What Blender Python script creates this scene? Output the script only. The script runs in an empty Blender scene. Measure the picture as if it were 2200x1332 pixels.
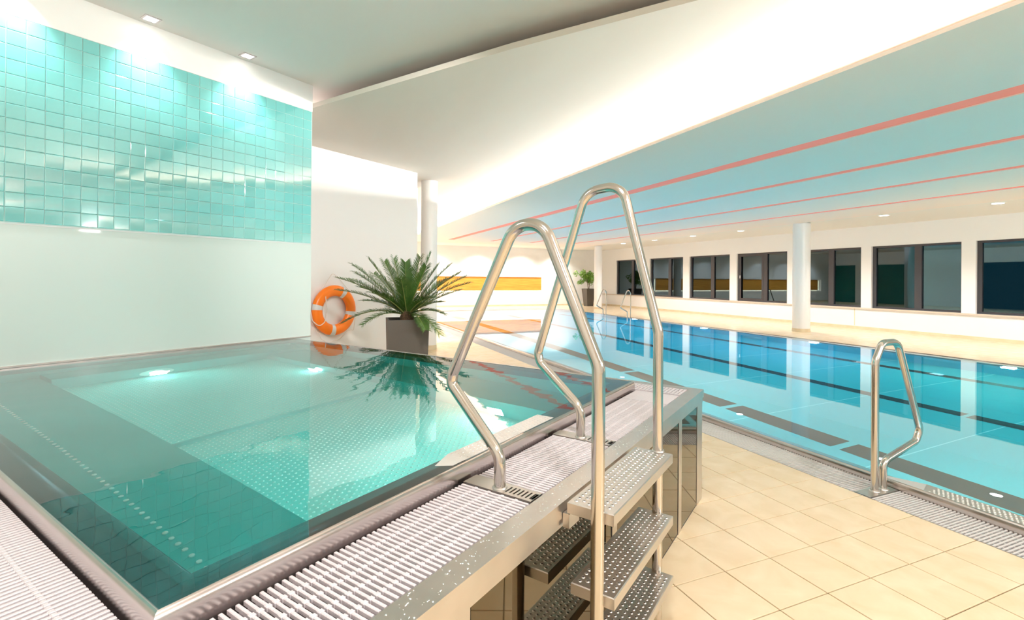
import bpy, math, random
from mathutils import Vector, Matrix
random.seed(7)
C = bpy.context.scene.collection
SC = bpy.context.scene

# ------------------------------------------------------------------ camera
H = 1.5
YAW, PITCH, ROLL = math.radians(22.667), 0.0027557, 0.0079815
FPX, CYPX = 1052.0, 596.6
cy, sy = math.cos(YAW), math.sin(YAW)
fwd = Vector((sy*math.cos(PITCH), cy*math.cos(PITCH), math.sin(PITCH)))
rgt = Vector((cy, -sy, 0)); upv = rgt.cross(fwd)
c_, s_ = math.cos(ROLL), math.sin(ROLL)
r2 = c_*rgt + s_*upv; u2 = -s_*rgt + c_*upv
cam = bpy.data.cameras.new('camera')
cam.sensor_width = 36; cam.lens = FPX/2200*36
cam.shift_y = -(666-CYPX)/2200
cam.clip_start = .02; cam.clip_end = 300
co = bpy.data.objects.new('camera', cam); C.objects.link(co)
m = Matrix((r2, u2, -fwd)).transposed().to_4x4(); m.translation = Vector((0, 0, H))
co.matrix_world = m; SC.camera = co

# ------------------------------------------------------------------ view, world
SC.view_settings.view_transform = 'Standard'; SC.view_settings.look = 'None'
SC.view_settings.gamma = 1; SC.view_settings.use_curve_mapping = False
SC.view_settings.exposure = 0.42
try:
    SC.cycles.use_denoising = True
    SC.cycles.max_bounces = 12; SC.cycles.diffuse_bounces = 5; SC.cycles.glossy_bounces = 5
    SC.cycles.transmission_bounces = 8; SC.cycles.transparent_max_bounces = 12
    SC.cycles.sample_clamp_indirect = 4.0; SC.cycles.blur_glossy = 0.5
except Exception: pass
w = bpy.data.worlds.new('night'); SC.world = w; w.use_nodes = True
w.node_tree.nodes['Background'].inputs[0].default_value = (.010, .050, .075, 1)
w.node_tree.nodes['Background'].inputs[1].default_value = 0.7

# ------------------------------------------------------------------ tub frame (u across, v along)
ANG = math.radians(56.34)
eA = Vector((math.sin(ANG), math.cos(ANG), 0)); eB = Vector((math.cos(ANG), -math.sin(ANG), 0))
def T(u, v, z=0): return eB*u + eA*v + Vector((0, 0, z))
ROT = -ANG

# ------------------------------------------------------------------ lights
def area(name, loc, target, sx, sy_, power, col=(1, 1, 1), spread=180):
    l = bpy.data.lights.new(name, 'AREA'); l.shape = 'RECTANGLE'; l.size = sx; l.size_y = sy_
    l.energy = power; l.color = col; l.spread = math.radians(spread)
    o = bpy.data.objects.new(name, l); C.objects.link(o); o.location = loc
    d = Vector(target)-Vector(loc)
    z = -d.normalized(); x = Vector((0, 1, 0)) if abs(z.y) < .9 else Vector((1, 0, 0))
    y = z.cross(x).normalized(); x = y.cross(z).normalized()
    o.rotation_euler = Matrix((x, y, z)).transposed().to_euler()
    return o
def spot(name, loc, target, power, ang, blend=.6, rad=.03, col=(1, 1, 1)):
    l = bpy.data.lights.new(name, 'SPOT'); l.energy = power; l.spot_size = math.radians(ang); l.spot_blend = blend
    l.shadow_soft_size = rad; l.color = col
    o = bpy.data.objects.new(name, l); C.objects.link(o); o.location = loc
    o.rotation_euler = (Vector(target)-Vector(loc)).to_track_quat('-Z', 'Y').to_euler(); return o
def point(name, loc, power, rad=.05, col=(1, 1, 1)):
    l = bpy.data.lights.new(name, 'POINT'); l.energy = power; l.shadow_soft_size = rad; l.color = col
    o = bpy.data.objects.new(name, l); C.objects.link(o); o.location = loc; return o

WARM = (1, .93, .86); WHITE = (1, .97, .94)
# cove strip lying on top of the low pool ceiling, shining up and sideways onto the beige ceiling
area('cove_light', (4.62, 11.3, 3.285), (3.6, 11.3, 3.62), 23.5, .06, 700, WARM)
# slot lamp where the beige ceiling starts
area('slot_light', T(-6.2, 3.95, 3.70), T(-5.6, 3.3, 3.60), .9, .08, 30, WHITE)
# tile wall wash
for k, v in enumerate((.114, .96, 1.806, 2.652)):
    spot('wall_washer_light', T(-5.035, v, 3.745), T(-5.20, v, 1.2), 78, 84, 1, .03, (1, .97, .96))
# window side downlights
DL = [(13.95, y) for y in (19.6, 17.3, 15.0, 12.7, 10.4, 8.1, 5.8, 3.5, 1.2)]
for x, y in DL: spot('downlight_beam', (x, y, 3.24), (x+.35, y, 0), 350, 130, .8, .06, WHITE)
for x in (-1.5, 1.0, 3.5, 6.0, 8.5, 11.0, 13.2): spot('end_wall_beam', (x, 24.2, 3.24), (x, 24.5, 0), 330, 125, .8, .06, WHITE)
# added fill lights, unseen, over and behind the viewpoint
for u, v in ((-3.6, -1.2), (-1.0, -1.6), (2.0, -1.4), (1.8, 1.2), (4.4, 1.0), (-.2, .5)):
    p = T(u, v, 3.74); area('ceiling_fill_light', p, p-Vector((0, 0, 1)), .35, .35, 14 if v < -1 and u < 0 else 44, WHITE)
spot('wall_fill_spot', T(-1.6, 2.0, 3.74), T(-6.85, 5.6, .9), 430, 60, 1, .07, WHITE)  # added spot that brightens the lifebuoy wall
# added fill lights, out of view, over the left deck and pool end
for x, y in ((1.0, 11.5), (1.5, 15.5), (1.5, 19.5)): area('hall_fill_light', (x, y, 3.53), (x, y, 0), .5, .5, 210, WHITE)
for x in (5.5, 9.5): area('pool_end_fill', (x, -4.5, 3.1), (x+4, 8, 1.2), 1.2, .5, 230, WHITE)  # added off-view fill that whitens the window-side column

# ------------------------------------------------------------------ materials
def mat(name, base, rough=.5, metal=0, emit=None, estr=0, spec=None, coat=0, trans=0, ior=None, cior=None):
    m = bpy.data.materials.new(name); m.use_nodes = True; b = m.node_tree.nodes['Principled BSDF']
    b.inputs['Base Color'].default_value = (*base, 1); b.inputs['Roughness'].default_value = rough
    b.inputs['Metallic'].default_value = metal
    if emit: b.inputs['Emission Color'].default_value = (*emit, 1); b.inputs['Emission Strength'].default_value = estr
    if spec is not None: b.inputs['Specular IOR Level'].default_value = spec
    if coat: b.inputs['Coat Weight'].default_value = coat; b.inputs['Coat Roughness'].default_value = .03
    if cior: b.inputs['Coat IOR'].default_value = cior
    if ior: b.inputs['IOR'].default_value = ior
    return m
def noise(m, scale, c1, c2, bump=0, rv=None, stretch=None, detail=4, coord='Object'):
    nt = m.node_tree; b = nt.nodes['Principled BSDF']
    tc = nt.nodes.new('ShaderNodeTexCoord'); mp = nt.nodes.new('ShaderNodeMapping'); n = nt.nodes.new('ShaderNodeTexNoise')
    n.inputs['Scale'].default_value = scale; n.inputs['Detail'].default_value = detail
    if stretch: mp.inputs['Scale'].default_value = stretch
    nt.links.new(tc.outputs[coord], mp.inputs[0]); nt.links.new(mp.outputs[0], n.inputs['Vector'])
    if c1:
        r = nt.nodes.new('ShaderNodeValToRGB'); r.color_ramp.elements[0].position = .3; r.color_ramp.elements[1].position = .7
        r.color_ramp.elements[0].color = (*c1, 1); r.color_ramp.elements[1].color = (*c2, 1)
        nt.links.new(n.outputs[0], r.inputs[0]); nt.links.new(r.outputs[0], b.inputs['Base Color'])
    if rv:
        mr = nt.nodes.new('ShaderNodeMapRange'); mr.inputs[3].default_value = rv[0]; mr.inputs[4].default_value = rv[1]
        nt.links.new(n.outputs[0], mr.inputs[0]); nt.links.new(mr.outputs[0], b.inputs['Roughness'])
    if bump:
        bp = nt.nodes.new('ShaderNodeBump'); bp.inputs['Strength'].default_value = bump; bp.inputs['Distance'].default_value = .01
        nt.links.new(n.outputs[0], bp.inputs['Height']); nt.links.new(bp.outputs[0], b.inputs['Normal'])
    return m
M = {}
M['white'] = noise(mat('white_paint', (.86, .85, .84), .55), 3, (.85, .84, .83), (.88, .87, .86))
M['white_gloss'] = mat('white_smooth_wall', (.87, .86, .85), .28)
M['ceil'] = mat('upper_ceiling_paint', (.86, .80, .77), .7)
M['beige'] = noise(mat('beige_ceiling_paint', (.72, .64, .57), .7), .8, (.72, .635, .56), (.77, .70, .63), stretch=(1, .25, 1))
M['lowceil'] = mat('grey_ceiling_panel', (.92, .81, .73), .6)
M['slot'] = mat('slot_shade_colour', (.06, .055, .055), .7)  # shade inside the gap, put into the riser's colour
M['soffit'] = mat('soffit_paint', (.86, .84, .80), .6)
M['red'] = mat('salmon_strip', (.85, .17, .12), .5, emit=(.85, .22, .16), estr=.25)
M['steel'] = noise(mat('brushed_steel', (.66, .62, .59), .30, 1), 9, (.64, .60, .57), (.69, .65, .62), rv=(.32, .38), detail=2)
M['tube'] = mat('satin_steel_tube', (.62, .58, .53), .15, 1)
M['rim'] = noise(mat('rim_steel', (.70, .66, .64), .2, 1), 7, (.58, .53, .51), (.65, .60, .58), rv=(.16, .26), detail=2)
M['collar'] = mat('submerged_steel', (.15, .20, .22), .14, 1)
M['plate'] = mat('matt_entry_steel', (.80, .77, .75), .42, .6)
M['grate'] = noise(mat('pale_grating_plastic', (.70, .63, .66), .42), 220, (.60, .54, .57), (.70, .65, .67), bump=.12)
M['gratedark'] = mat('drain_channel_dark', (.045, .035, .035), .5)
M['gutter'] = noise(mat('grey_grating_plastic', (.62, .59, .57), .45), 220, (.58, .55, .53), (.66, .63, .61))
M['mirror'] = mat('dark_glass_cladding', (.15, .125, .085), .03, 1)
M['grout'] = mat('brown_grout', (.20, .14, .07), .8)
M['tileteal'] = []
for k in range(6):
    a = random.uniform(-.05, .05)
    M['tileteal'].append(mat('teal_glass_tile', (.19+a*.8, .61+a, .60+a), .07, coat=1, spec=.7, cior=2.5))
M['tilegrout'] = mat('pale_tile_grout', (.50, .66, .64), .6)
M['frost'] = mat('frosted_glass_panel', (.60, .70, .67), .30, spec=.6, coat=.15)
M['frame'] = mat('window_frame_grey', (.045, .043, .050), .35)
M['sill'] = mat('sill_stone', (.62, .53, .44), .4)
M['skirting'] = noise(mat('skirting_tile', (.72, .60, .40), .4), 4, (.68, .56, .36), (.76, .65, .46))
M['pot'] = noise(mat('taupe_planter', (.09, .078, .064), .5), 400, (.08, .068, .056), (.105, .09, .075), bump=.2)
M['soil'] = noise(mat('potting_soil', (.03, .02, .012), .9), 60, (.02, .014, .01), (.06, .04, .025))
M['palm'] = noise(mat('palm_leaf', (.05, .12, .02), .4), 6, (.03, .085, .014), (.085, .18, .03))
M['rachis'] = mat('palm_stem', (.22, .24, .07), .5)
M['bark'] = noise(mat('palm_bark', (.08, .045, .025), .9), 50, (.05, .03, .015), (.14, .08, .04))
M['leaf'] = noise(mat('fig_leaf', (.16, .34, .04), .4), 8, (.10, .26, .025), (.28, .48, .08))
M['trunk'] = mat('fig_trunk', (.16, .11, .07), .8)
M['orange'] = mat('lifebuoy_orange', (1, .22, .008), .3)
M['band'] = mat('reflective_band', (.72, .72, .72), .35)
M['rope'] = mat('pale_rope', (.80, .74, .68), .8)
M['basin'] = noise(mat('tub_basin', (.0, .40, .38), .35), 2, (.0, .37, .35), (.01, .44, .42))
M['basinpat'] = mat('tub_patterned_floor', (.20, .70, .65), .4)
M['dots'] = mat('raised_floor_dots', (.55, .88, .84), .25)
M['lane'] = mat('lane_line_tile', (.03, .03, .035), .5)
M['lamp'] = mat('lamp_glow', (1, 1, 1), .5, emit=(.85, .93, 1), estr=22)
M['dlamp'] = mat('downlight_glow', (1, 1, 1), .5, emit=(1, .98, .94), estr=9)
M['led'] = mat('led_strip_glow', (1, 1, 1), .5, emit=(1, .80, .50), estr=7)
M['trimsteel'] = mat('lamp_trim', (.6, .55, .55), .3, 1)
M['dark'] = mat('dark_void', (.01, .01, .012), .8)
M['tealglass'] = mat('teal_reflection_panel', (.01, .16, .14), .2)
M['nozzle'] = mat('nozzle_steel', (.95, .93, .88), .25)

def wood():
    m = mat('honey_oak', (.8, .4, .08), .4); nt = m.node_tree; b = nt.nodes['Principled BSDF']
    tc = nt.nodes.new('ShaderNodeTexCoord'); mp = nt.nodes.new('ShaderNodeMapping'); mp.inputs['Scale'].default_value = (.35, 1, 14)
    n = nt.nodes.new('ShaderNodeTexNoise'); n.inputs['Scale'].default_value = 3; n.inputs['Detail'].default_value = 6
    r = nt.nodes.new('ShaderNodeValToRGB'); r.color_ramp.elements[0].position = .35; r.color_ramp.elements[1].position = .65
    r.color_ramp.elements[0].color = (.62, .24, .03, 1); r.color_ramp.elements[1].color = (.85, .42, .075, 1)
    nt.links.new(tc.outputs['Object'], mp.inputs[0]); nt.links.new(mp.outputs[0], n.inputs['Vector'])
    nt.links.new(n.outputs[0], r.inputs[0]); nt.links.new(r.outputs[0], b.inputs['Base Color']); return m
M['wood'] = wood()

def floor_tile(name, grid):
    m = mat(name, (.8, .66, .44), .22); nt = m.node_tree; b = nt.nodes['Principled BSDF']
    g = nt.nodes.new('ShaderNodeNewGeometry')
    n = nt.nodes.new('ShaderNodeTexNoise'); n.inputs['Scale'].default_value = 5; n.inputs['Detail'].default_value = 6; n.inputs['Distortion'].default_value = .6
    r = nt.nodes.new('ShaderNodeValToRGB'); r.color_ramp.elements[0].position = .3; r.color_ramp.elements[1].position = .72
    r.color_ramp.elements[0].color = (.79, .61, .39, 1); r.color_ramp.elements[1].color = (.87, .71, .50, 1)
    nt.links.new(g.outputs['Position'], n.inputs['Vector']); nt.links.new(n.outputs[0], r.inputs[0])
    if grid:
        mp = nt.nodes.new('ShaderNodeMapping'); mp.inputs['Location'].default_value = (-3.61, -1.59, 0)
        br = nt.nodes.new('ShaderNodeTexBrick'); br.offset = 0; br.inputs['Scale'].default_value = 1
        br.inputs['Brick Width'].default_value = .3225; br.inputs['Row Height'].default_value = .32; br.inputs['Mortar Size'].default_value = .0022
        br.inputs['Mortar'].default_value = (.60, .48, .30, 1)
        nt.links.new(g.outputs['Position'], mp.inputs[0]); nt.links.new(mp.outputs[0], br.inputs['Vector'])
        nt.links.new(r.outputs[0], br.inputs['Color1']); nt.links.new(r.outputs[0], br.inputs['Color2'])
        nt.links.new(br.outputs['Color'], b.inputs['Base Color'])
    else: nt.links.new(r.outputs[0], b.inputs['Base Color'])
    return m
M['tile'] = floor_tile('cream_floor_tile', False)
M['deck'] = floor_tile('cream_deck', True)

def pool_floor():
    m = mat('pool_floor_steel', (.2, .6, .7), .4); nt = m.node_tree; b = nt.nodes['Principled BSDF']
    g = nt.nodes.new('ShaderNodeNewGeometry'); mp = nt.nodes.new('ShaderNodeMapping'); mp.inputs['Rotation'].default_value = (0, 0, .78)
    v = nt.nodes.new('ShaderNodeTexVoronoi'); v.inputs['Scale'].default_value = 24; v.inputs['Randomness'].default_value = 0
    r = nt.nodes.new('ShaderNodeValToRGB'); r.color_ramp.elements[0].position = .22; r.color_ramp.elements[1].position = .34
    r.color_ramp.elements[0].color = (.42, .86, .88, 1); r.color_ramp.elements[1].color = (.13, .60, .66, 1)
    nt.links.new(g.outputs['Position'], mp.inputs[0]); nt.links.new(mp.outputs[0], v.inputs['Vector'])
    nt.links.new(v.outputs['Distance'], r.inputs[0])
    br = nt.nodes.new('ShaderNodeTexBrick'); br.offset = 0; br.inputs['Scale'].default_value = 1
    br.inputs['Brick Width'].default_value = 4; br.inputs['Row Height'].default_value = 1.6; br.inputs['Mortar Size'].default_value = .008
    br.inputs['Mortar'].default_value = (.5, .9, .95, 1)
    nt.links.new(g.outputs['Position'], br.inputs['Vector'])
    nt.links.new(r.outputs[0], br.inputs['Color1']); nt.links.new(r.outputs[0], br.inputs['Color2'])
    nt.links.new(br.outputs['Color'], b.inputs['Base Color']); return m
M['poolfloor'] = pool_floor()
M['poolwall'] = mat('pool_wall_steel', (.10, .48, .62), .35)

def water(name, tint, bscale, bstr, ior=1.33, frs=1.33):
    m = bpy.data.materials.new(name); m.use_nodes = True; nt = m.node_tree; nt.nodes.remove(nt.nodes['Principled BSDF'])
    out = nt.nodes['Material Output']; rf = nt.nodes.new('ShaderNodeBsdfRefraction'); gl = nt.nodes.new('ShaderNodeBsdfGlossy')
    fr = nt.nodes.new('ShaderNodeFresnel'); mx = nt.nodes.new('ShaderNodeMixShader')
    rf.inputs['Color'].default_value = (*tint, 1); rf.inputs['IOR'].default_value = ior; rf.inputs['Roughness'].default_value = 0
    gl.inputs['Roughness'].default_value = 0.0; gl.inputs['Color'].default_value = (1, 1, 1, 1); fr.inputs['IOR'].default_value = frs
    nt.links.new(fr.outputs[0], mx.inputs[0]); nt.links.new(rf.outputs[0], mx.inputs[1]); nt.links.new(gl.outputs[0], mx.inputs[2])
    nt.links.new(mx.outputs[0], out.inputs[0])
    if bstr:
        g = nt.nodes.new('ShaderNodeNewGeometry'); n = nt.nodes.new('ShaderNodeTexNoise'); n.inputs['Scale'].default_value = bscale
        n.inputs['Detail'].default_value = 1.5
        bp = nt.nodes.new('ShaderNodeBump'); bp.inputs['Strength'].default_value = bstr; bp.inputs['Distance'].default_value = .01
        nt.links.new(g.outputs['Position'], n.inputs['Vector']); nt.links.new(n.outputs[0], bp.inputs['Height'])
        for s in (rf, gl, fr): nt.links.new(bp.outputs[0], s.inputs['Normal'])
    return m
M['tubwater'] = water('tub_water', (.80, .97, .95), 5, .10, frs=1.8)
M['poolwater'] = water('pool_water', (.80, .95, .99), 3, .02, frs=1.8)

def pane_mat():
    m = bpy.data.materials.new('night_window_glass'); m.use_nodes = True; nt = m.node_tree; nt.nodes.remove(nt.nodes['Principled BSDF'])
    out = nt.nodes['Material Output']; t = nt.nodes.new('ShaderNodeBsdfTransparent'); gl = nt.nodes.new('ShaderNodeBsdfGlossy')
    fr = nt.nodes.new('ShaderNodeFresnel'); mx = nt.nodes.new('ShaderNodeMixShader')
    t.inputs['Color'].default_value = (.35, .65, .68, 1); gl.inputs['Color'].default_value = (.42, .58, .68, 1)
    gl.inputs['Roughness'].default_value = 0.01; fr.inputs['IOR'].default_value = 2.1
    nt.links.new(fr.outputs[0], mx.inputs[0]); nt.links.new(t.outputs[0], mx.inputs[1]); nt.links.new(gl.outputs[0], mx.inputs[2])
    nt.links.new(mx.outputs[0], out.inputs[0]); return m
M['pane'] = pane_mat()

# ------------------------------------------------------------------ mesh builder
class MB:
    def __init__(s): s.v = []; s.f = []; s.smooth = False
    def box(s, x0, x1, y0, y1, z0, z1):
        n = len(s.v)
        s.v += [(x0, y0, z0), (x1, y0, z0), (x1, y1, z0), (x0, y1, z0), (x0, y0, z1), (x1, y0, z1), (x1, y1, z1), (x0, y1, z1)]
        s.f += [tuple(n+i for i in q) for q in ((0, 3, 2, 1), (4, 5, 6, 7), (0, 1, 5, 4), (1, 2, 6, 5), (2, 3, 7, 6), (3, 0, 4, 7))]
        return s
    def cbox(s, x0, x1, y0, y1, z0, z1, c):      # box with a chamfered top
        n = len(s.v)
        for (z, i) in ((z0, 0), (z1-c, 0), (z1, c)):
            s.v += [(x0+i, y0+i, z), (x1-i, y0+i, z), (x1-i, y1-i, z), (x0+i, y1-i, z)]
        s.f.append((n+3, n+2, n+1, n))
        for l in (0, 4):
            for k in range(4): s.f.append((n+l+k, n+l+(k+1) % 4, n+l+4+(k+1) % 4, n+l+4+k))
        s.f.append((n+8, n+9, n+10, n+11)); return s
    def prism(s, pts, z0, z1):                   # pts counter-clockwise
        n = len(s.v); k = len(pts)
        s.v += [(x, y, z0) for x, y in pts]+[(x, y, z1) for x, y in pts]
        s.f.append(tuple(n+i for i in reversed(range(k)))); s.f.append(tuple(n+k+i for i in range(k)))
        for i in range(k): s.f.append((n+i, n+(i+1) % k, n+k+(i+1) % k, n+k+i))
        return s
    def frustum(s, cx, cy_, a0, b0, z0, a1, b1, z1):
        n = len(s.v)
        for a, b, z in ((a0, b0, z0), (a1, b1, z1)): s.v += [(cx-a, cy_-b, z), (cx+a, cy_-b, z), (cx+a, cy_+b, z), (cx-a, cy_+b, z)]
        s.f += [(n+3, n+2, n+1, n), (n+4, n+5, n+6, n+7)]
        for k in range(4): s.f.append((n+k, n+(k+1) % 4, n+4+(k+1) % 4, n+4+k))
        return s
    def quad(s, *p):
        n = len(s.v); s.v += list(p); s.f.append(tuple(range(n, n+len(p)))); return s
    def lathe(s, cx, cy_, prof, seg=32, cap=True):   # prof: (r, z) bottom to top
        n = len(s.v); k = len(prof)
        for i in range(seg):
            a = 2*math.pi*i/seg
            for r, z in prof: s.v.append((cx+r*math.cos(a), cy_+r*math.sin(a), z))
        for i in range(seg):
            j = (i+1) % seg
            for q in range(k-1): s.f.append((n+i*k+q, n+j*k+q, n+j*k+q+1, n+i*k+q+1))
        if cap:
            s.f.append(tuple(n+i*k for i in reversed(range(seg)))); s.f.append(tuple(n+i*k+k-1 for i in range(seg)))
        return s
    def tube(s, path, r, seg=12, cap=True):
        P = [Vector(p) for p in path]; n = len(s.v); N = len(P); ref = None
        rr = r if isinstance(r, (list, tuple)) else [r]*N
        for i, p in enumerate(P):
            t = (P[min(i+1, N-1)]-P[max(i-1, 0)]).normalized()
            if ref is None:
                ref = t.cross(Vector((0, 0, 1)));
                if ref.length < .1: ref = t.cross(Vector((0, 1, 0)))
                ref.normalize()
            ref = (ref-t*ref.dot(t)).normalized(); b = t.cross(ref)
            for k in range(seg):
                a = 2*math.pi*k/seg; s.v.append(tuple(p+(ref*math.cos(a)+b*math.sin(a))*rr[i]))
        for i in range(N-1):
            for k in range(seg):
                j = (k+1) % seg; s.f.append((n+i*seg+k, n+i*seg+j, n+(i+1)*seg+j, n+(i+1)*seg+k))
        if cap:
            s.f.append(tuple(n+k for k in reversed(range(seg)))); s.f.append(tuple(n+(N-1)*seg+k for k in range(seg)))
        return s
    def ring(s, rect, prof):     # rect (u0,u1,v0,v1); prof: (inset, z) swept around with mitred corners
        n = len(s.v); u0, u1, v0, v1 = rect
        for o, z in prof: s.v += [(u0+o, v0+o, z), (u1-o, v0+o, z), (u1-o, v1-o, z), (u0+o, v1-o, z)]
        for i in range(len(prof)-1):
            for k in range(4): s.f.append((n+4*i+k, n+4*i+(k+1) % 4, n+4*i+4+(k+1) % 4, n+4*i+4+k))
        return s
def fillet(pts, r, n=7):
    P = [Vector(p) for p in pts]; out = [P[0]]
    rr = r if isinstance(r, (list, tuple)) else [r]*len(P)
    for i in range(1, len(P)-1):
        a, b, c = P[i-1], P[i], P[i+1]; d1 = (a-b); d2 = (c-b)
        ang = d1.angle(d2); L = min(rr[i]/math.tan(ang/2), d1.length*.49, d2.length*.49)
        p1 = b+d1.normalized()*L; p2 = b+d2.normalized()*L
        R = L*math.tan(ang/2); bis = (d1.normalized()+d2.normalized()).normalized(); cen = b+bis*(R/math.sin(ang/2))
        v1 = p1-cen; v2 = p2-cen; th = v1.angle(v2)
        for k in range(n+1):
            t = k/n; out.append(cen+(v1*math.sin((1-t)*th)+v2*math.sin(t*th))/math.sin(th))
    out.append(P[-1]); return out

def mesh(name, mb, m, smooth=False):
    me = bpy.data.meshes.new(name); me.from_pydata([tuple(p) for p in mb.v], [], mb.f); me.update()
    for mm in (m if isinstance(m, list) else [m]): me.materials.append(mm)
    if smooth or mb.smooth:
        me.polygons.foreach_set('use_smooth', [True]*len(me.polygons))
        try: me.set_sharp_from_angle(angle=math.radians(40))
        except Exception: pass
    return me
def top(name, base=(0, 0, 0), rz=0.0, me=None, label=None, cat=None, group=None, kind=None):
    o = bpy.data.objects.new(name, me); C.objects.link(o); o.location = base; o.rotation_euler = (0, 0, rz)
    if label: o['label'] = label
    if cat: o['category'] = cat
    if group: o['group'] = group
    if kind: o['kind'] = kind
    return o
def sub(mb, off): mb.v = [(x-off[0], y-off[1], z-off[2]) for x, y, z in mb.v]; return mb
class Thing:
    """thing whose geometry is given in frame coordinates; off = its base in that frame"""
    def __init__(s, name, off, frame='w', label=None, cat=None, group=None, kind=None, mb=None, m=None, smooth=False):
        s.off = off; s.tub = frame == 't'
        base = T(*off) if s.tub else Vector(off)
        me = mesh(name, sub(mb, off), m, smooth) if mb else None
        s.o = top(name, base, ROT if s.tub else 0, me, label, cat, group, kind)
    def part(s, name, mb, m, smooth=False, kind=None, label=None, parent=None):
        o = bpy.data.objects.new(name, mesh(name, sub(mb, s.off), m, smooth)); C.objects.link(o); o.parent = parent or s.o
        if kind: o['kind'] = kind
        if label: o['label'] = label
        return o
    def inst(s, name, me, loc, rot=(0, 0, 0), parent=None, scale=None):
        o = bpy.data.objects.new(name, me); C.objects.link(o); o.parent = parent or s.o
        o.location = (loc[0]-s.off[0], loc[1]-s.off[1], loc[2]-s.off[2]); o.rotation_euler = rot
        if scale: o.scale = scale
        return o

# ================================================================== STRUCTURE
PX0, PX1, PY0, PY1 = 3.955, 11.60, -5.0, 21.35      # crest of the pool rim
# floor slabs around the pool (recess under the loose tiles is 6 mm)
GX = 3.615
fl = MB()
tx0, ty0, ty1 = GX-.3225*9, 1.59-.32*5, 1.59+.32*11
fl.box(-14, GX, -6, ty0, -.2, 0); fl.box(-14, tx0, ty0, ty1, -.2, 0); fl.box(-14, GX, ty1, 25.15, -.2, 0)
fl.box(11.95, 16.3, -6, 25.15, -.2, 0); fl.box(GX, 11.95, 21.70, 25.15, -.2, 0); fl.box(GX, 11.95, -6, -5.35, -.2, 0)
floor = Thing('floor', (0, 0, 0), kind='structure', mb=fl, m=M['deck'])
floor.part('grout_bed', MB().box(tx0, GX, ty0, ty1, -.2, -.0055), M['grout'])
tm = mesh('tile', MB().cbox(.003, .3195, .003, .3170, -.006, 0, .0012), M['tile'])
def tub_uv(x, y): return x*eB.x+y*eB.y, x*eA.x+y*eA.y
for i in range(9):
    for j in range(16):
        x, y = tx0+.3225*i, ty0+.32*j
        u, v = tub_uv(x+.16, y+.16)
        if u < -1.02 and .1 < v < 3.3: continue
        floor.inst('tile', tm, (x, y, random.uniform(-.0004, .0002)))
fb = MB(); fb.box(GX-.008, GX, -5.35, 21.7, -.05, .001); floor.part('edge_strip', fb, M['trimsteel'])

# window wall
XW = 16.3; ZS, ZT = .68, 2.61
WIN = [(23.56, 21.02), (20.59, 18.16), (17.75, 15.40), (15.03, 12.74), (11.93+.12, 10.13), (9.82, 7.53), (7.22, 4.93), (4.6, 2.3), (1.9, -.4)]
wr = MB(); wr.box(XW, XW+.35, -6, 25.15, -.2, ZS); wr.box(XW, XW+.35, -6, 25.15, ZT, 3.9)
edges = [25.15]
for a, b in WIN: edges += [a, b]
edges.append(-6)
for k in range(0, len(edges), 2): wr.box(XW, XW+.35, edges[k+1], edges[k], ZS, ZT)
wallr = Thing('wall_right', (0, 0, 0), kind='structure', mb=wr, m=M['white_gloss'])
wallr.part('panel_joint', MB().box(XW-.003, XW+.001, 10.31, 10.33, .1, ZS), M['skirting'])
MUL = [22.11, 19.15, 16.40, 13.73, 11.14, 8.58, 6.1, 3.5, .8]
for k, (a, b) in enumerate(WIN):
    x0 = XW+.07; f = MB(); t = .06
    f.box(x0, x0+.09, b, a, ZS, ZS+t); f.box(x0, x0+.09, b, a, ZT-t, ZT)
    f.box(x0, x0+.09, a-.10, a, ZS+t, ZT-t); f.box(x0, x0+.09, b, b+.04, ZS+t, ZT-t)
    W = Thing('window_%d' % (k+1), (x0, (a+b)/2, ZS), kind='structure', mb=f, m=M['frame'])
    ym = MUL[k]; W.part('mullion', MB().box(x0-.005, x0+.10, ym-.09, ym+.09, ZS+t, ZT-t), M['frame'])
    W.part('pane', MB().box(x0+.045, x0+.051, ym+.07, a-.09, ZS+.05, ZT-.05), M['pane'])
    W.part('pane', MB().box(x0+.045, x0+.051, b+.03, ym-.07, ZS+.05, ZT-.05), M['pane'])
    if k == 3:
        c = MB(); y0, y1 = ym+.09, a-.10
        c.box(x0-.012, x0+.02, y0, y1, ZS+t, ZS+t+.06); c.box(x0-.012, x0+.02, y0, y1, ZT-t-.06, ZT-t)
        c.box(x0-.012, x0+.02, y0, y0+.06, ZS+t+.06, ZT-t-.06); c.box(x0-.012, x0+.02, y1-.06, y1, ZS+t+.06, ZT-t-.06)
        W.part('casement', c, M['frame']); W.part('handle', MB().box(x0-.05, x0-.012, y1-.045, y1-.02, 1.60, 1.72), M['band'], label='pale window handle')
trim = Thing('trim_1', (0, 0, 0), kind='structure', mb=MB().box(XW-.05, XW+.12, -6, 25.0, ZS-.045, ZS-.001), m=M['sill'])
Thing('baseboard_right', (0, 0, 0), kind='structure', mb=MB().box(XW-.012, XW, -6, 25.14, 0, .08), m=M['skirting'])

# end wall with the recess
YE = 25.15; NX0, NX1, NZ0, NZ1 = -3.0, 12.55, .78, 1.62
wb = MB(); wb.box(-14, NX0, YE, YE+.3, -.2, 3.9); wb.box(NX1, XW+.35, YE, YE+.3, -.2, 3.9)
wb.box(NX0, NX1, YE, YE+.3, -.2, NZ0); wb.box(NX0, NX1, YE, YE+.3, NZ1, 3.9); wb.box(NX0, NX1, YE+.16, YE+.3, NZ0, NZ1)
Thing('wall_back', (0, 0, 0), kind='structure', mb=wb, m=M['white'])
Thing('baseboard_back', (0, 0, 0), kind='structure', mb=MB().box(-4, XW, YE-.012, YE, 0, .08), m=M['skirting'])

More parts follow.
